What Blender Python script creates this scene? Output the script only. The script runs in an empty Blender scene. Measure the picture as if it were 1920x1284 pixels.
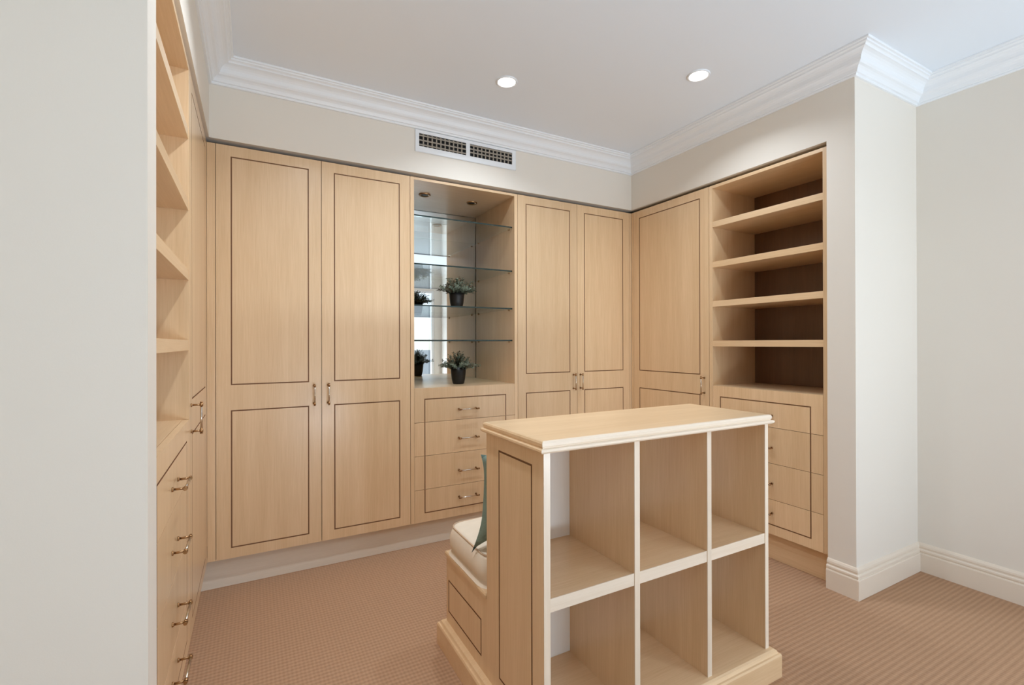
import bpy, bmesh, math, random
from math import pi, sin, cos, radians
from mathutils import Vector, Matrix

random.seed(7)
S = bpy.context.scene
COL = S.collection

# ------------------------------------------------------------------ camera
yaw, pit, roll, FPX = radians(28.54), radians(0.104), radians(-0.134), 891.34
er, ef, eu = Vector((cos(yaw), -sin(yaw), 0)), Vector((sin(yaw), cos(yaw), 0)), Vector((0, 0, 1))
u2 = ef * -sin(pit) + eu * cos(pit)
Rv = er * cos(roll) + u2 * sin(roll)
Uv = er * -sin(roll) + u2 * cos(roll)
Fv = ef * cos(pit) + eu * sin(pit)
cam = bpy.data.cameras.new('camera')
cam.sensor_width = 36.0
cam.lens = 36.0 * FPX / 1920.0
cam.clip_start = 0.02
co = bpy.data.objects.new('camera', cam)
COL.objects.link(co)
co.matrix_world = Matrix(((Rv.x, Uv.x, -Fv.x, -2.69857), (Rv.y, Uv.y, -Fv.y, -2.92734),
                          (Rv.z, Uv.z, -Fv.z, 1.3), (0, 0, 0, 1)))
S.camera = co

# ------------------------------------------------------------------ world, lights, exposure
S.view_settings.view_transform = 'Standard'
S.view_settings.look = 'None'
S.view_settings.gamma = 1.0
S.view_settings.use_curve_mapping = False
S.view_settings.exposure = 0.02
S.cycles.use_denoising = True
S.cycles.max_bounces = 10
S.cycles.diffuse_bounces = 6
S.cycles.glossy_bounces = 5
S.cycles.transparent_max_bounces = 16
S.cycles.caustics_reflective = False
S.cycles.caustics_refractive = False
S.cycles.sample_clamp_indirect = 6.0

W = bpy.data.worlds.new('sky')
S.world = W
W.use_nodes = True
wn = W.node_tree.nodes
sky = wn.new('ShaderNodeTexSky')
sky.sky_type = 'HOSEK_WILKIE'
sky.turbidity = 5.0
sky.sun_direction = (0.3, -0.5, 0.8)
W.node_tree.links.new(sky.outputs[0], wn['Background'].inputs[0])
wn['Background'].inputs[1].default_value = 5.0

WIN_W = 4.0          # skylight through the glass doors behind the camera
FILL_W = 197.0       # added fill lamp outside them, aimed up to brighten the ceiling
DOWN_W = 6.5          # each ceiling downlight

def area(name, loc, rot, sx, sy, power, color, shape='RECTANGLE', spread=pi):
    L = bpy.data.lights.new(name, 'AREA')
    L.shape = shape
    L.size = sx
    if shape == 'RECTANGLE':
        L.size_y = sy
    L.energy = power
    L.color = color
    L.spread = spread
    o = bpy.data.objects.new(name, L)
    COL.objects.link(o)
    o.location = loc
    o.rotation_euler = rot
    return o

# room corners (metres)
XL, XR = -2.912, 0.0             # planes of the cabinet fronts
WX0, WX1 = -2.9, -0.012          # plaster planes above them
WY = -0.012
NIBL, NIBR = -1.645, -1.64       # nib walls facing the camera side
RX0, RX1 = -3.56, 0.65
RY = -4.9
CEIL = 2.77
BULK = 2.374
CT = 2.352                       # top of the cabinets
KZ = 0.165                       # underside of the cabinets

area('window_daylight', (-0.75, RY - 0.35, 1.45), (radians(90), 0, 0), 2.5, 1.9, WIN_W, (0.85, 0.93, 1.0))
area('ceiling_fill', (-0.75, RY - 0.45, 0.1), (radians(158), 0, 0), 2.5, 0.6, FILL_W, (0.79, 0.885, 1.0))  # added lamp, no real source: shines up through the doors onto the ceiling

# ------------------------------------------------------------------ materials
def new_mat(name):
    m = bpy.data.materials.new(name)
    m.use_nodes = True
    nt = m.node_tree
    return m, nt, nt.nodes['Principled BSDF']

def srgb(r, g, b):
    f = lambda c: (c / 255 / 12.92) if c / 255 <= 0.04045 else ((c / 255 + 0.055) / 1.055) ** 2.4
    return (f(r), f(g), f(b), 1.0)

def plain(name, col, rough=0.5, metal=0.0, noise=0.0, nscale=8.0, bump=0.0, bscale=200.0, spec=0.5):
    m, nt, p = new_mat(name)
    p.inputs['Base Color'].default_value = col
    p.inputs['Roughness'].default_value = rough
    p.inputs['Metallic'].default_value = metal
    p.inputs['Specular IOR Level'].default_value = spec
    tc = nt.nodes.new('ShaderNodeTexCoord')
    if noise:
        n = nt.nodes.new('ShaderNodeTexNoise')
        n.inputs['Scale'].default_value = nscale
        n.inputs['Detail'].default_value = 4
        nt.links.new(tc.outputs['Object'], n.inputs['Vector'])
        mx = nt.nodes.new('ShaderNodeMix')
        mx.data_type = 'RGBA'
        mx.inputs[6].default_value = tuple(c * (1 - noise) for c in col[:3]) + (1,)
        mx.inputs[7].default_value = tuple(min(1, c * (1 + noise)) for c in col[:3]) + (1,)
        nt.links.new(n.outputs['Fac'], mx.inputs[0])
        nt.links.new(mx.outputs[2], p.inputs['Base Color'])
    if bump:
        n2 = nt.nodes.new('ShaderNodeTexNoise')
        n2.inputs['Scale'].default_value = bscale
        nt.links.new(tc.outputs['Object'], n2.inputs['Vector'])
        b = nt.nodes.new('ShaderNodeBump')
        b.inputs['Strength'].default_value = bump
        b.inputs['Distance'].default_value = 0.002
        nt.links.new(n2.outputs['Fac'], b.inputs['Height'])
        nt.links.new(b.outputs[0], p.inputs['Normal'])
    return m

def wood(name, axis, light, dark, rough=0.36, var=0.06):
    """pale timber veneer: long soft streaks and fine pores along one axis"""
    m, nt, p = new_mat(name)
    N, L = nt.nodes, nt.links
    tc = N.new('ShaderNodeTexCoord')
    oi = N.new('ShaderNodeObjectInfo')
    add = N.new('ShaderNodeVectorMath')
    add.operation = 'ADD'
    sc = N.new('ShaderNodeVectorMath')
    sc.operation = 'SCALE'
    sc.inputs[0].default_value = (13.0, 7.0, 5.0)
    L.new(oi.outputs['Random'], sc.inputs['Scale'])
    L.new(tc.outputs['Object'], add.inputs[0])
    L.new(sc.outputs[0], add.inputs[1])
    def streak(long, cross, detail):
        mp = N.new('ShaderNodeMapping')
        s = [cross] * 3
        s[axis] = long
        mp.inputs['Scale'].default_value = s
        L.new(add.outputs[0], mp.inputs['Vector'])
        n = N.new('ShaderNodeTexNoise')
        n.inputs['Scale'].default_value = 1.0
        n.inputs['Detail'].default_value = detail
        n.inputs['Roughness'].default_value = 0.6
        n.inputs['Distortion'].default_value = 0.4
        L.new(mp.outputs[0], n.inputs['Vector'])
        return n
    a = streak(0.9, 14, 5)
    b = streak(6, 170, 3)
    ramp = N.new('ShaderNodeValToRGB')
    ramp.color_ramp.elements[0].position = 0.3
    ramp.color_ramp.elements[0].color = dark
    ramp.color_ramp.elements[1].position = 0.7
    ramp.color_ramp.elements[1].color = light
    mx = N.new('ShaderNodeMath')
    mx.operation = 'MULTIPLY_ADD'
    mx.inputs[1].default_value = 0.42
    L.new(b.outputs['Fac'], mx.inputs[0])
    m2 = N.new('ShaderNodeMath')
    m2.operation = 'MULTIPLY'
    m2.inputs[1].default_value = 0.55
    L.new(a.outputs['Fac'], m2.inputs[0])
    L.new(m2.outputs[0], mx.inputs[2])
    L.new(mx.outputs[0], ramp.inputs[0])
    hsv = N.new('ShaderNodeHueSaturation')
    mr = N.new('ShaderNodeMapRange')
    mr.inputs['To Min'].default_value = 1 - var
    mr.inputs['To Max'].default_value = 1 + var
    L.new(oi.outputs['Random'], mr.inputs['Value'])
    L.new(mr.outputs[0], hsv.inputs['Value'])
    L.new(ramp.outputs[0], hsv.inputs['Color'])
    L.new(hsv.outputs[0], p.inputs['Base Color'])
    bp = N.new('ShaderNodeBump')
    bp.inputs['Strength'].default_value = 0.06
    bp.inputs['Distance'].default_value = 0.001
    L.new(b.outputs['Fac'], bp.inputs['Height'])
    L.new(bp.outputs[0], p.inputs['Normal'])
    p.inputs['Roughness'].default_value = rough
    p.inputs['Coat Weight'].default_value = 0.5
    p.inputs['Coat Roughness'].default_value = 0.22
    return m

WL, WD = srgb(230, 200, 162), srgb(211, 177, 135)
wood_z = wood('veneer_upright_grain', 2, WL, WD)
wood_x = wood('veneer_long_grain', 0, WL, WD)
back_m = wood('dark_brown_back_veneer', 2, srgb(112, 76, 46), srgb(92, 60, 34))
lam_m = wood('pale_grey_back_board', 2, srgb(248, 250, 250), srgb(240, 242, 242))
pale_z = wood('glare_edge_upright', 2, srgb(236, 222, 204), srgb(222, 204, 182))  # paler wood: window glare painted into the island's front-facing edges
pale_x = wood('glare_edge_long', 0, srgb(236, 222, 204), srgb(222, 204, 182))
kick_m = wood('plinth_veneer', 0, srgb(232, 224, 210), srgb(220, 210, 194), rough=0.45)
inlay_m = plain('dark_inlay_line', srgb(124, 84, 54), 0.6, noise=0.15, nscale=40)
dark_in = plain('cabinet_interior_shadow_board', srgb(120, 92, 64), 0.7, noise=0.1)
wall_m = plain('cream_wall_paint', srgb(227, 221, 211), 0.6, noise=0.012, nscale=2.0, bump=0.04, bscale=350)
ceil_m = plain('white_ceiling_paint', srgb(226, 234, 243), 0.7, noise=0.01, nscale=2.0)
trim_m = plain('white_gloss_trim_paint', srgb(232, 236, 240), 0.4, noise=0.01, nscale=6.0)
skirt_m = plain('cream_skirting_paint', srgb(228, 216, 200), 0.35, noise=0.01, nscale=6.0)
steel = plain('brushed_nickel', srgb(205, 196, 184), 0.22, 1.0, noise=0.05, nscale=30)
brass = plain('aged_brass', srgb(168, 132, 94), 0.3, 1.0, noise=0.1, nscale=30)
grille_m = plain('grey_grille_enamel', srgb(150, 142, 130), 0.5, noise=0.05, nscale=20)
void_m = plain('duct_black', srgb(14, 13, 12), 0.9, noise=0.1, nscale=5)
pot_m = plain('matt_black_pot_glaze', srgb(11, 10, 10), 0.5, noise=0.15, nscale=20)
soil_m = plain('potting_soil', srgb(46, 34, 26), 0.95, noise=0.4, nscale=60)
leaf_m = plain('grey_green_leaf', srgb(104, 114, 96), 0.6, noise=0.35, nscale=45)
leaf2_m = plain('brown_green_leaf', srgb(88, 78, 58), 0.65, noise=0.35, nscale=45)
cush_m = plain('cream_woven_linen', srgb(228, 214, 194), 0.9, noise=0.05, nscale=30, bump=0.3, bscale=700)
pipe_m = plain('cream_piping_cord', srgb(196, 168, 140), 0.9, noise=0.08, nscale=60)
teal_m = plain('teal_green_knit', srgb(124, 144, 132), 0.85, noise=0.25, nscale=22, bump=0.8, bscale=160)
patio_m = plain('pale_paving', srgb(190, 185, 176), 0.8, noise=0.08, nscale=4)
frame_m = plain('white_window_enamel', srgb(236, 236, 234), 0.35, noise=0.01, nscale=4)
mirror_m = plain('silvered_mirror', (0.86, 0.88, 0.87, 1), 0.015, 1.0, noise=0.006, nscale=3)
gedge_m = plain('green_glass_edge', srgb(30, 46, 42), 0.12, noise=0.1, nscale=12)

def glass(name, tint, ior=1.5):
    m, nt, p = new_mat(name)
    N, L = nt.nodes, nt.links
    tr = N.new('ShaderNodeBsdfTransparent')
    tr.inputs[0].default_value = tint
    gl = N.new('ShaderNodeBsdfGlossy')
    gl.inputs['Roughness'].default_value = 0.01
    fr = N.new('ShaderNodeFresnel')
    fr.inputs['IOR'].default_value = ior
    geo = N.new('ShaderNodeNewGeometry')
    # both faces of a thin pane see the same air-to-glass ratio
    mixf = N.new('ShaderNodeMix')
    mixf.data_type = 'FLOAT'
    mixf.inputs[2].default_value = ior
    mixf.inputs[3].default_value = 1.0 / ior
    L.new(geo.outputs['Backfacing'], mixf.inputs[0])
    L.new(mixf.outputs[0], fr.inputs['IOR'])
    mx = N.new('ShaderNodeMixShader')
    L.new(fr.outputs[0], mx.inputs[0])
    L.new(tr.outputs[0], mx.inputs[1])
    L.new(gl.outputs[0], mx.inputs[2])
    L.new(mx.outputs[0], N['Material Output'].inputs[0])
    return m
shelf_glass = glass('clear_shelf_glass', (0.95, 0.98, 0.965, 1))
pane_glass = glass('window_glass', (0.98, 0.99, 0.985, 1))

def lamp_mat(name, strength, col):
    m, nt, p = new_mat(name)
    p.inputs['Base Color'].default_value = (0.9, 0.9, 0.9, 1)
    p.inputs['Emission Color'].default_value = col
    p.inputs['Emission Strength'].default_value = strength
    return m
lens_m = lamp_mat('lit_lamp_lens', 14.0, (1, 0.97, 0.92, 1))

def carpet():
    m, nt, p = new_mat('ribbed_loop_carpet')
    N, L = nt.nodes, nt.links
    tc = N.new('ShaderNodeTexCoord')
    def wave(direction, scale, dist):
        w = N.new('ShaderNodeTexWave')
        w.wave_type = 'BANDS'
        w.bands_direction = direction
        w.wave_profile = 'SIN'
        w.inputs['Scale'].default_value = scale
        w.inputs['Distortion'].default_value = dist
        w.inputs['Detail'].default_value = 2
        w.inputs['Detail Scale'].default_value = 3
        L.new(tc.outputs['Object'], w.inputs['Vector'])
        return w
    rib = wave('Y', 2 * pi / (20 * 0.021), 0.25)
    knot = wave('X', 2 * pi / (20 * 0.015), 1.2)
    n = N.new('ShaderNodeTexNoise')
    n.inputs['Scale'].default_value = 70
    n.inputs['Detail'].default_value = 3
    L.new(tc.outputs['Object'], n.inputs['Vector'])
    big = N.new('ShaderNodeTexNoise')
    big.inputs['Scale'].default_value = 3
    L.new(tc.outputs['Object'], big.inputs['Vector'])
    h1 = N.new('ShaderNodeMath'); h1.operation = 'MULTIPLY_ADD'
    h1.inputs[1].default_value = 0.5
    L.new(knot.outputs['Fac'], h1.inputs[0])
    L.new(rib.outputs['Fac'], h1.inputs[2])
    h2 = N.new('ShaderNodeMath'); h2.operation = 'MULTIPLY_ADD'
    h2.inputs[1].default_value = 0.9
    L.new(n.outputs['Fac'], h2.inputs[0])
    L.new(h1.outputs[0], h2.inputs[2])
    ramp = N.new('ShaderNodeValToRGB')
    ramp.color_ramp.elements[0].position = 0.15
    ramp.color_ramp.elements[0].color = srgb(162, 128, 101)
    ramp.color_ramp.elements[1].position = 0.85
    ramp.color_ramp.elements[1].color = srgb(188, 152, 122)
    sc = N.new('ShaderNodeMath'); sc.operation = 'MULTIPLY'
    sc.inputs[1].default_value = 0.42
    L.new(h2.outputs[0], sc.inputs[0])
    L.new(sc.outputs[0], ramp.inputs[0])
    L.new(ramp.outputs[0], p.inputs['Base Color'])
    b = N.new('ShaderNodeBump')
    b.inputs['Strength'].default_value = 0.25
    b.inputs['Distance'].default_value = 0.006
    L.new(h2.outputs[0], b.inputs['Height'])
    L.new(b.outputs[0], p.inputs['Normal'])
    p.inputs['Roughness'].default_value = 0.95
    p.inputs['Specular IOR Level'].default_value = 0.1
    return m
carpet_m = carpet()

# ------------------------------------------------------------------ mesh helpers
class MB:
    """collects polygons with a material slot each and links them as one object"""
    def __init__(self):
        self.v, self.f, self.mi, self.sm = [], [], [], []
    def quad(self, pts, mi=0, smooth=False):
        b = len(self.v)
        self.v += [tuple(p) for p in pts]
        self.f.append(tuple(range(b, b + len(pts))))
        self.mi.append(mi)
        self.sm.append(smooth)
    def box(self, x0, x1, y0, y1, z0, z1, mi=0, faces=None):
        P = [(x0, y0, z0), (x1, y0, z0), (x1, y1, z0), (x0, y1, z0), (x0, y0, z1), (x1, y0, z1), (x1, y1, z1), (x0, y1, z1)]
        F = {'-z': (3, 2, 1, 0), '+z': (4, 5, 6, 7), '-y': (0, 1, 5, 4), '+y': (2, 3, 7, 6), '-x': (3, 0, 4, 7), '+x': (1, 2, 6, 5)}
        b = len(self.v)
        self.v += P
        for k, q in F.items():
            self.f.append(tuple(b + i for i in q))
            self.mi.append((faces or {}).get(k, mi))
            self.sm.append(False)
        return self
    def tube(self, p0, p1, r0, r1=None, n=12, mi=0, cap=True):
        r1 = r0 if r1 is None else r1
        p0, p1 = Vector(p0), Vector(p1)
        d = (p1 - p0).normalized()
        a = d.orthogonal().normalized()
        c = d.cross(a)
        b = len(self.v)
        for p, r in ((p0, r0), (p1, r1)):
            for i in range(n):
                t = 2 * pi * i / n
                self.v.append(tuple(p + (a * cos(t) + c * sin(t)) * r))
        for i in range(n):
            j = (i + 1) % n
            self.f.append((b + i, b + j, b + n + j, b + n + i))
            self.mi.append(mi); self.sm.append(True)
        if cap:
            self.f.append(tuple(b + n - 1 - i for i in range(n))); self.mi.append(mi); self.sm.append(False)
            self.f.append(tuple(b + n + i for i in range(n))); self.mi.append(mi); self.sm.append(False)
        return self
    def lathe(self, prof, n=28, axis=2, centre=(0, 0, 0), mi=0):
        b = len(self.v)
        cx, cy, cz = centre
        for r, z in prof:
            for i in range(n):
                t = 2 * pi * i / n
                self.v.append((cx + r * cos(t), cy + r * sin(t), cz + z))
        for k in range(len(prof) - 1):
            for i in range(n):
                j = (i + 1) % n
                self.f.append((b + k * n + i, b + k * n + j, b + (k + 1) * n + j, b + (k + 1) * n + i))
                self.mi.append(mi); self.sm.append(True)
        return self
    def loft_rect(self, x0, x1, y0, y1, prof, mi=0, caps=True):
        """rectangular rings: prof = [(outward offset, z)]"""
        b = len(self.v)
        for d, z in prof:
            self.v += [(x0 - d, y0 - d, z), (x1 + d, y0 - d, z), (x1 + d, y1 + d, z), (x0 - d, y1 + d, z)]
        for k in range(len(prof) - 1):
            for i in range(4):
                j = (i + 1) % 4
                self.f.append((b + 4 * k + i, b + 4 * k + j, b + 4 * k + 4 + j, b + 4 * k + 4 + i))
                self.mi.append(mi[i] if isinstance(mi, (list, tuple)) else mi); self.sm.append(False)
        if caps:
            c = mi[4] if isinstance(mi, (list, tuple)) else mi
            e = b + 4 * (len(prof) - 1)
            self.f.append((b + 3, b + 2, b + 1, b)); self.mi.append(c); self.sm.append(False)
            self.f.append((e, e + 1, e + 2, e + 3)); self.mi.append(c); self.sm.append(False)
        return self
    def build(self, name, mats, parent=None):
        me = bpy.data.meshes.new(name)
        me.from_pydata(self.v, [], self.f)
        if not isinstance(mats, (list, tuple)):
            mats = [mats]
        for m in mats:
            me.materials.append(m)
        me.polygons.foreach_set('material_index', self.mi)
        me.polygons.foreach_set('use_smooth', self.sm)
        me.update()
        o = bpy.data.objects.new(name, me)
        COL.objects.link(o)
        if parent is not None:
            o.parent = parent
        return o

def box(name, x0, x1, y0, y1, z0, z1, mat, parent=None, faces=None):
    return MB().box(x0, x1, y0, y1, z0, z1, 0, faces).build(name, mat, parent)

def structure(o, label=None):
    o['kind'] = 'structure'
    if label:
        o['label'] = label
    return o

def thing(name, loc, rot, label, cat, group=None):
    o = bpy.data.objects.new(name, None)
    o.empty_display_size = 0.1
    COL.objects.link(o)
    o.location = loc
    o.rotation_euler = (0, 0, rot)
    o['label'] = label
    o['category'] = cat
    if group:
        o['group'] = group
    return o

GW = 0.0065   # width of an inlay line
def ring(a, b, c, d):
    h = GW / 2
    return [(a - h, b + h, c - h, c + h), (a - h, b + h, d - h, d + h), (a - h, a + h, c - h, d + h), (b - h, b + h, c - h, d + h)]

def slab(name, u0, u1, z0, z1, grooves, parent, y0=0.0, t=0.02, depth=0.0022, mats=None):
    """board whose front (facing -y) carries sunk inlay lines, given as (u0,u1,z0,z1) strips"""
    G = []
    for a, b, c, d in grooves:
        a, b, c, d = max(a, u0), min(b, u1), max(c, z0), min(d, z1)
        if b > a and d > c:
            G.append((a, b, c, d))
    us = sorted({u0, u1, *[g[0] for g in G], *[g[1] for g in G]})
    zs = sorted({z0, z1, *[g[2] for g in G], *[g[3] for g in G]})
    inside = lambda u, z: any(g[0] < u < g[1] and g[2] < z < g[3] for g in G)
    nu, nz = len(us) - 1, len(zs) - 1
    D = [[inside((us[i] + us[i + 1]) / 2, (zs[j] + zs[j + 1]) / 2) for j in range(nz)] for i in range(nu)]
    m = MB()
    yy = lambda s: y0 + (depth if s else 0)
    for i in range(nu):
        for j in range(nz):
            s = D[i][j]
            y = yy(s)
            m.quad([(us[i], y, zs[j]), (us[i + 1], y, zs[j]), (us[i + 1], y, zs[j + 1]), (us[i], y, zs[j + 1])], 1 if s else 0)
            if i + 1 < nu and D[i + 1][j] != s:
                x = us[i + 1]
                q = [(x, y0, zs[j]), (x, y0 + depth, zs[j]), (x, y0 + depth, zs[j + 1]), (x, y0, zs[j + 1])]
                m.quad(q if s else q[::-1], 1)
            if j + 1 < nz and D[i][j + 1] != s:
                z = zs[j + 1]
                q = [(us[i], y0, z), (us[i + 1], y0, z), (us[i + 1], y0 + depth, z), (us[i], y0 + depth, z)]
                m.quad(q[::-1] if s else q, 1)
    yb = y0 + t
    for j in range(nz):
        m.quad([(u0, yb, zs[j]), (u0, yy(D[0][j]), zs[j]), (u0, yy(D[0][j]), zs[j + 1]), (u0, yb, zs[j + 1])])
        m.quad([(u1, yy(D[-1][j]), zs[j]), (u1, yb, zs[j]), (u1, yb, zs[j + 1]), (u1, yy(D[-1][j]), zs[j + 1])])
    for i in range(nu):
        m.quad([(us[i], yy(D[i][0]), z0), (us[i], yb, z0), (us[i + 1], yb, z0), (us[i + 1], yy(D[i][0]), z0)])
        m.quad([(us[i], yb, z1), (us[i], yy(D[i][-1]), z1), (us[i + 1], yy(D[i][-1]), z1), (us[i + 1], yb, z1)])
    m.quad([(u1, yb, z0), (u0, yb, z0), (u0, yb, z1), (u1, yb, z1)])
    return m.build(name, mats or [wood_z, inlay_m], parent)

def handle(parent, u, z, length, upright):
    """bar pull on two collared posts"""
    m = MB()
    h = length / 2
    a = (0, 1) if upright else (1, 0)
    P = lambda s, y: (u + a[0] * s, y, z + a[1] * s)
    for s in (-h + 0.008, h - 0.008):
        m.tube(P(s, 0), P(s, -0.005), 0.0072, 0.006, 12, 1)
        m.tube(P(s, -0.006), P(s, -0.034), 0.0036, 0.0036, 10, 1)
        m.tube(P(s - 0.006, -0.034), P(s + 0.006, -0.034), 0.0062, 0.0062, 12, 1)
    m.tube(P(-h, -0.034), P(h, -0.034), 0.0041, 0.0041, 12, 0)
    for s, e in ((-h - 0.004, -h), (h, h + 0.004)):
        m.tube(P(s, -0.034), P(e, -0.034), 0.0052, 0.0052, 12, 1)
    return m.build('handle', [steel, brass], parent)

def door(parent, u0, u1, hu, inset=0.07, insets=None):
    a, b = insets or (u0 + inset, u1 - inset)
    d = slab('door', u0, u1, KZ, CT, ring(a, b, 1.085, 2.292) + ring(a, b, 0.222, 0.945), parent)
    handle(d, hu, 1.012, 0.118, True)
    return d

SPLIT = [0.165, 0.371, 0.5845, 0.798, 1.016]
HZ = [0.291, 0.467, 0.679, 0.868]
def drawers(parent, u0, u1, a, b):
    g = ring(a, b, 0.222, 0.945)
    for i in range(4):
        z0, z1 = SPLIT[i] + (0.0012 if i else 0), SPLIT[i + 1] - (0.0012 if i < 3 else 0)
        d = slab('drawer', u0, u1, z0, z1, g, parent)
        handle(d, (u0 + u1) / 2, HZ[i], 0.138, False)
    box('drawer_case', u0 + 0.01, u1 - 0.01, 0.022, 0.42, KZ + 0.01, 0.985, dark_in, parent)

def carcass(parent, u0, u1, depth=0.6):
    m = MB()
    m.box(u0, u0 + 0.018, 0.021, depth, KZ, CT)
    m.box(u1 - 0.018, u1, 0.021, depth, KZ, CT)
    m.box(u0 + 0.018, u1 - 0.018, 0.021, depth, CT - 0.018, CT)
    m.box(u0 + 0.018, u1 - 0.018, 0.021, depth, KZ, KZ + 0.018)
    m.box(u0 + 0.018, u1 - 0.018, depth - 0.012, depth, KZ + 0.018, CT - 0.018)
    return m.build('carcass', [dark_in], parent)

# ------------------------------------------------------------------ room shell
structure(box('floor', RX0 - 0.1, RX1 + 0.1, RY - 0.1, 0.8, -0.1, 0.0, carpet_m), 'ribbed beige carpet floor')
structure(box('ceiling', RX0 - 0.1, RX1 + 0.1, RY - 0.1, 0.8, CEIL, CEIL + 0.1, ceil_m), 'flat white ceiling')
m = MB()
m.box(WX0, WX1, WY, 0.7, BULK, CEIL)
m.box(RX0 - 0.1, RX1 + 0.1, 0.7, 0.8, 0, CEIL)
structure(m.build('wall_back', wall_m), 'cream plaster above the rear wardrobes')
m = MB()
m.box(WX1, RX1, -1.504, 0.7, BULK, CEIL)
m.box(WX1, RX1, NIBR, -1.504, 0, CEIL)
m.box(RX1, RX1 + 0.1, RY - 0.1, 0.7, 0, CEIL)
structure(m.build('wall_right', wall_m), 'cream plaster wall with a projecting pier')
m = MB()
m.box(RX0, WX0, -1.54, 0.7, BULK, CEIL)
m.box(RX0, WX0, NIBL, -1.54, 0, CEIL)
m.box(RX0 - 0.1, RX0, RY - 0.1, 0.7, 0, CEIL)
structure(m.build('wall_left', wall_m), 'cream plaster pier in front of the open shelves')
m = MB()
OX0, OX1, OZ = -2.0, 0.5, 2.36
m.box(RX0, OX0, RY - 0.1, RY, 0, CEIL)
m.box(OX1, RX1, RY - 0.1, RY, 0, CEIL)
m.box(OX0, OX1, RY - 0.1, RY, OZ, CEIL)
structure(m.build('wall_front', wall_m), 'cream wall around the glass doors')

# glazed doors behind the camera
w = thing('window_1', (0, RY, 0), 0, 'white framed glass doors', 'window')
del w['category']
w['kind'] = 'structure'
m = MB()
m.box(OX0, OX0 + 0.05, -0.09, -0.01, 0, OZ)
m.box(OX1 - 0.05, OX1, -0.09, -0.01, 0, OZ)
m.box(OX0 + 0.05, OX1 - 0.05, -0.09, -0.01, OZ - 0.05, OZ)
m.box(OX0 + 0.05, OX1 - 0.05, -0.09, -0.01, 0, 0.05)
for xx in (-1.17, -0.33):
    m.box(xx - 0.035, xx + 0.035, -0.08, -0.02, 0.05, OZ - 0.05)
m.build('window_frame', frame_m, w)
for a, b in ((OX0 + 0.05, -1.205), (-1.135, -0.365), (-0.295, OX1 - 0.05)):
    box('pane', a, b, -0.053, -0.047, 0.05, OZ - 0.05, pane_glass, w)
structure(box('terrace_ground', -60, 60, -90, RY - 0.1, -0.12, -0.02, patio_m), 'pale paving outside')

# cornice and skirting: profiles swept along the walls with mitred corners
PATH = [(RX0, RY), (RX1, RY), (RX1, NIBR), (WX1, NIBR), (WX1, WY), (WX0, WY), (WX0, NIBL), (RX0, NIBL)]
def mitre(i, d):
    n = len(PATH)
    p, c, q = Vector(PATH[i - 1]), Vector(PATH[i]), Vector(PATH[(i + 1) % n])
    e1, e2 = (c - p).normalized(), (q - c).normalized()
    n1, n2 = Vector((-e1.y, e1.x)), Vector((-e2.y, e2.x))
    k = (n1 + n2) / (1 + n1.dot(n2))
    return c + k * d
def sweep(name, i, prof, mat, cut0=None, cut1=None):
    j = (i + 1) % len(PATH)
    e = (Vector(PATH[j]) - Vector(PATH[i])).normalized()
    nrm = Vector((-e.y, e.x))
    A, B = [], []
    for d, z in prof:
        a = (Vector(cut0) + nrm * d) if cut0 else mitre(i, d)
        b = (Vector(cut1) + nrm * d) if cut1 else mitre(j, d)
        A.append((a.x, a.y, z)); B.append((b.x, b.y, z))
    m = MB()
    for k in range(len(prof) - 1):
        m.quad([A[k], B[k], B[k + 1], A[k + 1]])
    m.quad(A[::-1]); m.quad(B)
    return structure(m.build(name, mat))
cove = [(0, -0.118), (0.010, -0.118), (0.013, -0.113), (0.013, -0.107), (0.020, -0.105), (0.023, -0.098), (0.028, -0.089), (0.036, -0.081),
        (0.046, -0.076), (0.052, -0.068), (0.054, -0.060), (0.058, -0.050), (0.065, -0.041), (0.074, -0.034), (0.084, -0.030),
        (0.090, -0.029), (0.092, -0.022), (0.096, -0.019), (0.103, -0.017), (0.105, -0.010), (0.113, -0.009), (0.115, -0.005), (0.115, 0.0), (0, 0)]
CPROF = [(d, CEIL + z) for d, z in cove]
for k in range(8):
    sweep('trim_%d' % (k + 1), k, CPROF, trim_m)['label'] = 'white moulded cornice'
BPROF = [(0, 0), (0.020, 0), (0.020, 0.098), (0.018, 0.103), (0.0145, 0.104), (0.0145, 0.108), (0.0175, 0.113), (0.017, 0.121), (0.013, 0.125),
         (0.0105, 0.126), (0.0105, 0.131), (0.0125, 0.137), (0.011, 0.146), (0.006, 0.155), (0, 0.158)]
sweep('baseboard_right', 1, BPROF, skirt_m)
sweep('baseboard_pier', 2, BPROF, skirt_m)
sweep('baseboard_pier_end', 3, BPROF, skirt_m, cut1=(WX1, -1.504))
sweep('baseboard_left_pier_end', 5, BPROF, skirt_m, cut0=(WX0, -1.54))
sweep('baseboard_left_pier', 6, BPROF, skirt_m)
sweep('baseboard_left', 7, BPROF, skirt_m)

# ------------------------------------------------------------------ built-in cabinets
# rear wall, pair of wide doors
c = thing('wardrobe', (0, 0, 0), 0, 'tall pale timber double wardrobe between the display niche and the corner by the open drawers', 'wardrobe')
carcass(c, -2.911, -1.835, 0.66)
box('filler_strip', XL + 0.001, -2.8735, 0, 0.02, KZ, CT, wood_z, c)
door(c, -2.871, -2.3555, -2.394, insets=(-2.801, -2.424))
door(c, -2.3525, -1.8345, -2.318, insets=(-2.283, -1.902))

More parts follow.
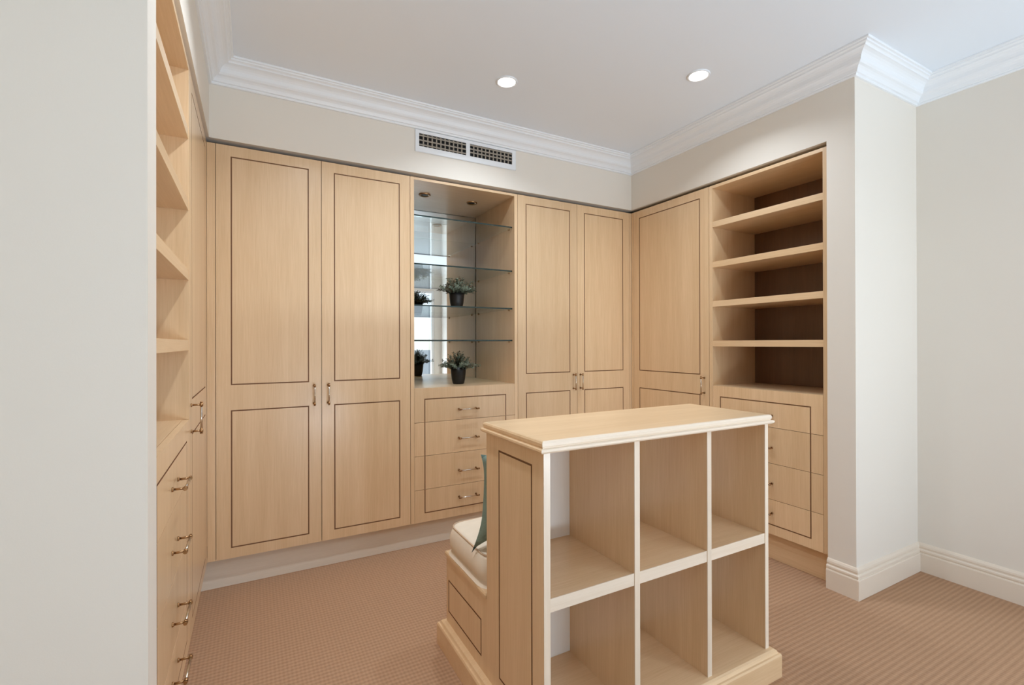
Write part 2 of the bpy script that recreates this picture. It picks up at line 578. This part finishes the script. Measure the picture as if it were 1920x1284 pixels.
# display niche with mirror, glass shelves and drawers
n = thing('display_cabinet', (0, 0, 0), 0, 'pale timber display niche with mirrored back, glass shelves and four drawers', 'cabinet')
NX0, NX1 = -1.808, -1.085
box('side_panel', -1.8315, NX0, 0, 0.66, KZ, CT, wood_z, n)
box('side_panel', NX1, -1.0615, 0, 0.66, KZ, CT, wood_z, n)
box('top_panel', NX0, NX1, 0, 0.66, 2.336, CT, wood_x, n)
box('back_panel', NX0, NX1, 0.678, 0.69, KZ, 2.336, dark_in, n)
box('mirror_pane', NX0 + 0.001, NX1 - 0.001, 0.667, 0.673, 1.017, 2.335, mirror_m, n)['label'] = 'silver mirror back'
box('counter', NX0, NX1, 0.021, 0.666, 0.99, 1.017, wood_x, n)
drawers(n, NX0 + 0.0015, NX1 - 0.0015, -1.74, -1.157)
for z in (2.121, 1.811, 1.545, 1.320):
    gs = box('glass_shelf', NX0 + 0.002, NX1 - 0.002, 0.03, 0.66, z - 0.0045, z + 0.0045, [shelf_glass, gedge_m], n,
             {'-y': 1})
    gs['label'] = 'clear glass shelf'
    for x, s in ((NX0, 1), (NX1, -1)):
        for y in (0.075, 0.6):
            MB().tube((x, y, z - 0.009), (x + s * 0.012, y, z - 0.009), 0.0042, 0.0042, 10).build('shelf_pin', brass, n)
for x, y in ((-1.65, 0.27), (-1.285, 0.29)):
    m = MB().lathe([(0.0, -0.001), (0.026, -0.001), (0.028, -0.004), (0.038, -0.0075), (0.041, -0.004), (0.041, 0.0)], 24, 2, (x, y, 2.336))
    s = m.build('spotlight', brass, n)
    MB().lathe([(0.0, 0.0), (0.024, 0.0)], 20, 2, (x, y, 2.334)).build('bulb', pot_m, s)

# rear wall, pair of narrower doors
c = thing('wardrobe', (0, 0, 0), 0, 'tall pale timber double wardrobe behind the island, between mirrored niche and room corner', 'wardrobe')
carcass(c, -1.058, -0.001, 0.66)
box('filler_strip', -0.0245, -0.001, 0, 0.02, KZ, CT, wood_z, c)
door(c, -1.0585, -0.545, -0.581, insets=(-0.99, -0.612))
door(c, -0.542, -0.0265, -0.5165, insets=(-0.474, -0.093))

def shelving(c, u0, u1, mirrored, back_mat, tops=(2.110, 1.841, 1.579, 1.315)):
    """open shelves over four drawers; front plane y=0"""
    box('side_panel', u0, u0 + 0.025, 0, 0.48, KZ, CT, wood_z, c)
    box('side_panel', u1 - 0.025, u1, 0, 0.48, KZ, CT, wood_z, c)
    a, b = u0 + 0.025, u1 - 0.025
    box('top_panel', a, b, 0, 0.48, 2.333, CT, wood_x, c)
    box('back_panel', a, b, 0.446, 0.458, KZ, 2.333, back_mat, c)
    box('counter', a, b, 0.021, 0.446, 0.99, 1.017, wood_x, c)
    for z in tops:
        box('shelf', a + 0.0005, b - 0.0005, 0.001, 0.446, z - 0.038, z, wood_x, c)
    drawers(c, a + 0.0015, b - 0.0015, a + 0.059, b - 0.068)

# right-hand wall (local x runs towards the camera)
R90, L90 = -pi / 2, pi / 2
c = thing('wardrobe', (0, 0, 0), R90, 'tall pale timber single door wardrobe filling the corner beside the darker open shelves', 'wardrobe')
carcass(c, 0.001, 0.748, 0.6)
box('filler_strip', 0.001, 0.022, 0, 0.02, KZ, CT, wood_z, c)
door(c, 0.024, 0.7465, 0.708, insets=(0.092, 0.671))
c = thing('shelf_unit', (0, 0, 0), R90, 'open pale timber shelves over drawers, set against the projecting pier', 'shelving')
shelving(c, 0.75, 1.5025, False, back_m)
# left-hand wall (local x runs away from the camera)
c = thing('wardrobe', (XL, 0, 0), L90, 'narrow looking single door wardrobe seen edge-on beside the half hidden shelves', 'wardrobe')
carcass(c, -0.748, -0.001, 0.6)
box('filler_strip', -0.022, -0.001, 0, 0.02, KZ, CT, wood_z, c)
door(c, -0.7465, -0.024, -0.708, insets=(-0.671, -0.092))
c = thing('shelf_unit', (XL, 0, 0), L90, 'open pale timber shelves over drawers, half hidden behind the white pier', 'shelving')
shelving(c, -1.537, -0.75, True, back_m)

# recessed plinth boards
k = box('plinth_board', 0, 2.95, 0, 0.018, 0, KZ - 0.001, kick_m)
k.location = (-2.956, 0.052, 0)
k['label'] = 'long greyish plinth board under the rear wardrobes'; k['category'] = 'plinth'; k['group'] = 'cabinet plinths'
k = box('plinth_board', 0, 1.552, 0, 0.018, 0, KZ - 0.001, wood_x)
k.location = (0.046, 0.05, 0); k.rotation_euler = (0, 0, R90)
k['label'] = 'warm timber plinth board under the open shelves by the projecting pier'; k['category'] = 'plinth'; k['group'] = 'cabinet plinths'
k = box('plinth_board', 0, 1.59, 0, 0.018, 0, KZ - 0.001, wood_x)
k.location = (XL - 0.046, -1.539, 0); k.rotation_euler = (0, 0, L90)
k['label'] = 'timber plinth board under the drawers behind the white pier'; k['category'] = 'plinth'; k['group'] = 'cabinet plinths'

# ------------------------------------------------------------------ island with bench
IX0, IX1, IY0, IYB, IY1 = -1.966, -0.926, -1.768, -1.388, -0.984
isl = thing('island_bookcase', (-1.446, -1.376, 0), 0, 'free-standing pale timber island of six open cubbies with a bench seat behind', 'bookcase')
def I(name, x0, x1, y0, y1, z0, z1, mat, faces=None):
    return box(name, x0 + 1.446, x1 + 1.446, y0 + 1.376, y1 + 1.376, z0, z1, mat, isl, faces)
o = MB().loft_rect(IX0 + 1.446, IX1 + 1.446, IY0 + 1.376, IY1 + 1.376,
    [(0.033, 0), (0.033, 0.083), (0.030, 0.090), (0.024, 0.091), (0.022, 0.094), (0.019, 0.101), (0.012, 0.105), (0.0, 0.106)]).build('plinth', wood_x, isl)
ZT0 = 0.984
# left flank: sunk inlay facing -x
flank = slab('side_panel', 0, 0.38, 0.106, ZT0, ring(0.098, 0.313, 0.164, 0.934), isl, 0.0, 0.022, mats=[wood_z, inlay_m])
flank.location = (IX0 + 1.446, IYB + 1.376, 0); flank.rotation_euler = (0, 0, R90)
I('side_panel', IX1 - 0.019, IX1, IY0 + 0.003, IYB, 0.106, ZT0, wood_z)
I('edge_strip', IX0, IX0 + 0.022, IY0 - 0.0015, IY0, 0.106, ZT0, pale_z)
I('edge_strip', IX1 - 0.019, IX1, IY0, IY0 + 0.003, 0.106, ZT0, pale_z)
DV = [(-1.619, -1.597), (-1.275, -1.254)]
for a, b in DV:
    I('divider', a, b, IY0 + 0.003, IYB - 0.02, 0.106, ZT0, wood_z)
    I('edge_strip', a, b, IY0, IY0 + 0.003, 0.106, ZT0, pale_z)
for a, b in ((IX0 + 0.022, DV[0][0]), (DV[0][1], DV[1][0]), (DV[1][1], IX1 - 0.019)):
    I('shelf', a + 0.0003, b - 0.0003, IY0 + 0.006, IYB - 0.02, 0.518, 0.5555, wood_x)
    I('shelf_lip', a + 0.0003, b - 0.0003, IY0 + 0.003, IY0 + 0.006, 0.517, 0.556, pale_x)
I('back_panel', IX0 + 0.022, IX1 - 0.019, IYB - 0.010, IYB, 0.106, ZT0, wood_z)
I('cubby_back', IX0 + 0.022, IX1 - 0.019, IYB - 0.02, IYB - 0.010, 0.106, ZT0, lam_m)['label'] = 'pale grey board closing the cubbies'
o = MB().loft_rect(IX0 + 1.446, IX1 + 1.446, IY0 + 1.376, IYB + 1.376,
    [(0.0, 0.9835), (0.009, 0.9835), (0.014, 0.9855), (0.017, 0.990), (0.0165, 0.9955), (0.012, 0.998), (0.007, 0.9985), (0.007, 1.0005), (0.0095, 1.004), (0.010, 1.012), (0.007, 1.0175), (0.002, 1.019), (0.0, 1.019)],
    mi=[1, 0, 0, 0, 0]).build('tabletop', [wood_x, pale_x], isl)  # front face alone takes the paler wood, window glare painted in
# bench
fl = slab('bench_side', 0, 0.404, 0.106, 0.386, ring(0.025, 0.353, 0.156, 0.287), isl, 0.0, 0.02, mats=[wood_z, inlay_m])
fl.location = (IX0 + 1.446, IY1 + 1.376, 0); fl.rotation_euler = (0, 0, R90)
I('bench_side', IX1 - 0.02, IX1, IYB, IY1, 0.106, 0.386, wood_z)
I('bench_front', IX0 + 0.02, IX1 - 0.02, IY1 - 0.02, IY1, 0.106, 0.386, wood_x)
MB().loft_rect(IX0 + 1.446, IX1 + 1.446, IYB + 1.376 + 0.006, IY1 + 1.376,
    [(0.0, 0.386), (0.006, 0.386), (0.006, 0.398), (0.003, 0.404), (0.0, 0.4045)]).build('bench_top', wood_x, isl)

# seat cushion on the bench
def cushion():
    cu = thing('seat_cushion', (-1.446, -1.174, 0.4046), 0, 'cream linen box cushion with piped edge on the island bench', 'cushion')
    hx, hy, h = 0.506, 0.194, 0.112
    bm = bmesh.new()
    bmesh.ops.create_grid(bm, x_segments=26, y_segments=12, size=1)
    top = list(bm.verts)
    rim = 7
    m = MB()
    nu, nv = 44, 22
    def pt(i, j, side):
        u, v = -1 + 2 * i / nu, -1 + 2 * j / nv
        rr = 0.06
        x, y = u * hx, v * hy
        # rounded plan corners
        ax, ay = abs(x) - (hx - rr), abs(y) - (hy - rr)
        if ax > 0 and ay > 0:
            L = math.hypot(ax, ay)
            k = max(ax, ay) / L
            x = math.copysign(hx - rr + ax * k, x); y = math.copysign(hy - rr + ay * k, y)
        crown = 0.040 * (1 - u ** 4) * (1 - v ** 4) + 0.003 * sin(9 * u) * (1 - v * v)
        return (x, y, h + crown) if side else (x, y, 0.0)
    for i in range(nu):
        for j in range(nv):
            m.quad([pt(i, j, 1), pt(i + 1, j, 1), pt(i + 1, j + 1, 1), pt(i, j + 1, 1)], 0, True)
            m.quad([pt(i, j, 0), pt(i, j + 1, 0), pt(i + 1, j + 1, 0), pt(i + 1, j, 0)], 0, True)
    rimpts = [(i, 0) for i in range(nu)] + [(nu, j) for j in range(nv)] + [(i, nv) for i in range(nu, 0, -1)] + [(0, j) for j in range(nv, 0, -1)]
    cen = Vector((0, 0))
    K = 8
    def wallp(i, j, k):
        x, y, z = pt(i, j, 1)
        t = k / K
        b = 0.016 * sin(pi * min(1, t * 1.02)) ** 0.8
        if t < 0.25:
            b -= 0.02 * (1 - t / 0.25) ** 2
        if t > 0.999: b = 0
        nx = max(0, abs(x) - (hx - 0.06)) / 0.06
        ny = max(0, abs(y) - (hy - 0.06)) / 0.06
        L = math.hypot(nx, ny) or 1
        return (x + math.copysign(nx / L * b, x), y + math.copysign(ny / L * b, y), z * t)
    n_ = len(rimpts)
    for a in range(n_):
        p, q = rimpts[a], rimpts[(a + 1) % n_]
        for k in range(K):
            m.quad([wallp(*p, k), wallp(*q, k), wallp(*q, k + 1), wallp(*p, k + 1)], 0, True)
    body = m.build('cushion_cover', cush_m, cu)
    mm = bmesh.new(); mm.from_mesh(body.data)
    bmesh.ops.remove_doubles(mm, verts=mm.verts, dist=1e-4)
    bmesh.ops.recalc_face_normals(mm, faces=mm.faces)
    mm.to_mesh(body.data); mm.free()
    bm.free()
    # piping along the top seam
    pm = MB()
    pts = [Vector(pt(i, j, 1)) for i, j in rimpts]
    for a in range(n_):
        pm.tube(pts[a], pts[(a + 1) % n_], 0.0035, 0.0035, 6, 0, False)
    pm.build('piping', pipe_m, cu)
cushion()

# teal pillow standing on the cushion against the back of the island
def pillow():
    N = 22
    hw, hh, T = 0.205, 0.165, 0.050
    m = MB()
    def pt(i, j, s):
        u, v = -1 + 2 * i / N, -1 + 2 * j / N
        pin = 1 - 0.10 * (1 - v * v) * abs(u) ** 3
        pin2 = 1 - 0.07 * (1 - (u * u if u < 0 else u ** 6)) * abs(v) ** 3
        x, z = u * hw * pin, v * hh * pin2
        th = T * max(0, (1 - u ** 4)) ** 0.55 * max(0, (1 - v ** 4)) ** 0.55
        wr = 0.006 * sin(7 * v + 3 * u) * (1 - abs(u) ** 6)
        curl = (0.034 if v < 0 else 0.010) * (abs(u) ** 3) * (abs(v) ** 2) + 0.006 * sin(5 * v + 1)
        if v < 0 and u < 0:
            z -= 0.055 * abs(u) ** 6 * v * v
        return (x, curl + s * th + wr, z)
    for i in range(N):
        for j in range(N):
            m.quad([pt(i, j, 1), pt(i, j + 1, 1), pt(i + 1, j + 1, 1), pt(i + 1, j, 1)], 0, True)
            m.quad([pt(i, j, -1), pt(i + 1, j, -1), pt(i + 1, j + 1, -1), pt(i, j + 1, -1)], 0, True)
    o = m.build('pillow', teal_m)
    bm = bmesh.new(); bm.from_mesh(o.data)
    bmesh.ops.remove_doubles(bm, verts=bm.verts, dist=1e-4)
    bmesh.ops.recalc_face_normals(bm, faces=bm.faces)
    bm.to_mesh(o.data); bm.free()
    o.location = (-1.757, -1.312, 0.712)
    o.rotation_euler = (radians(3), radians(2.5), radians(0.5))
    o['label'] = 'teal green knitted pillow standing on the cream bench cushion'
    o['category'] = 'pillow'
pillow()

# ------------------------------------------------------------------ potted plants in the niche
def plant(loc, s, label, seed, spread):
    rnd = random.Random(seed)
    t = thing('potted_plant', loc, 0, label, 'plant', 'small potted plants in the niche')
    r, h = 0.054 * s, 0.118 * s
    MB().lathe([(0, 0), (0.036 * s, 0), (0.040 * s, 0.006), (0.047 * s, 0.035 * s), (0.052 * s, 0.08 * s), (r, h), (r * 0.93, h), (r * 0.9, h - 0.02), (0.0, h - 0.02)], 30).build('pot', pot_m, t)
    MB().lathe([(0.0, h - 0.012), (0.03 * s, h - 0.014), (r * 0.9, h - 0.017)], 20).build('soil', soil_m, t)
    m = MB()
    for k in range(95):
        a = rnd.uniform(0, 2 * pi)
        lean = rnd.uniform(0.0, 1.0) ** 0.8
        L = rnd.uniform(0.075, 0.125) * s
        d = Vector((cos(a) * lean * spread, sin(a) * lean * spread, 1.0 - 0.55 * lean)).normalized()
        p = Vector((cos(a) * lean * r * 0.75, sin(a) * lean * r * 0.75, h - 0.016))
        side = d.orthogonal().normalized()
        nseg = 9
        mi = 1 if rnd.random() < 0.28 else 0
        for i in range(nseg):
            q = p + d * (L * (i + 1) / nseg) + Vector((0, 0, -0.03 * lean * (i / nseg) ** 2)) * s
            for w_ in range(4):
                ang = rnd.uniform(0, 2 * pi)
                out = (Matrix.Rotation(ang, 3, d) @ side)
                dirn = (out + d * rnd.uniform(0.3, 1.0)).normalized()
                ll = rnd.uniform(0.011, 0.02) * s
                wd = dirn.cross(d).normalized() * 0.0032 * s
                tip = q + dirn * ll
                mid = q + dirn * ll * 0.55
                m.quad([q, mid + wd, tip, mid - wd], mi)
    f = m.build('foliage', [leaf_m, leaf2_m], t)
    f['kind'] = 'stuff'
    return t
plant((-1.440, 0.20, 1.5497), 1.0, 'small grey-green plant in black pot on a glass shelf', 3, 1.05)
plant((-1.433, 0.19, 1.0172), 1.0, 'small grey-green plant in black pot on the timber counter', 5, 1.15)

# ------------------------------------------------------------------ air vent above the niche
v = thing('air_vent', (-1.4445, WY, 2.581), 0, 'white twin air vent grille with dark openings above the display niche', 'vent')
m = MB()
fx, fz0, fz1 = 0.36, -0.066, 0.066
gx = [(-0.336, -0.016), (0.012, 0.331)]
gz0, gz1 = -0.036, 0.046
m.box(-fx, fx, -0.010, -0.0005, fz0, gz0)
m.box(-fx, fx, -0.010, -0.0005, gz1, fz1)
m.box(-fx, gx[0][0], -0.010, -0.0005, gz0, gz1)
m.box(gx[0][1], gx[1][0], -0.010, -0.0005, gz0, gz1)
m.box(gx[1][1], fx, -0.010, -0.0005, gz0, gz1)
m.loft_rect(-fx, fx, -0.0099, -0.0005, [(0, fz0 - 0.004), (0, fz0)], caps=False)
m.build('frame', trim_m, v)
for a, b in gx:
    box('duct_opening', a, b, -0.0025, -0.0006, gz0, gz1, void_m, v)
    m = MB()
    for i in range(1, 11):
        x = a + (b - a) * i / 11
        m.box(x - 0.0042, x + 0.0042, -0.007, -0.0026, gz0, gz1)
    for zf in ((0.14, 0.48, 0.84) if a < 0 else (0.32, 0.60, 0.90)):
        z = gz0 + (gz1 - gz0) * zf
        m.box(a, b, -0.0085, -0.0071, z - 0.0045, z + 0.0045)
    g = m.build('louvre_grid', grille_m, v)
    g['kind'] = 'stuff'

# ------------------------------------------------------------------ ceiling downlights
def downlight(x, y, label, k=1.0):
    t = thing('downlight', (x, y, CEIL), 0, label, 'light', 'ceiling downlights')
    MB().lathe([(0.060, 0.0), (0.060, -0.004), (0.056, -0.007), (0.050, -0.006), (0.047, -0.002), (0.047, 0.0)], 32).build('rim', trim_m, t)
    MB().lathe([(0.0, -0.0035), (0.0468, -0.0035)], 32).build('lens', lens_m, t)
    area('downlight_lamp', (x, y, CEIL - 0.012), (0, 0, 0), 0.085, 0.085, DOWN_W * k, (0.83, 0.915, 1.0), 'DISK', radians(138))
downlight(-1.447, -0.571, 'round lit downlight above the display niche, in front of the air vent')
downlight(-0.549, -1.127, 'round lit downlight above the open shelves by the projecting pier')
downlight(-2.345, -1.127, 'round lit downlight above the carpet by the white pier', 1.7)
downlight(-0.549, -3.0, 'round lit downlight towards the glass doors on the open shelf side', 0.6)
downlight(-2.345, -3.2, 'round lit downlight towards the glass doors on the white pier side', 0.6)
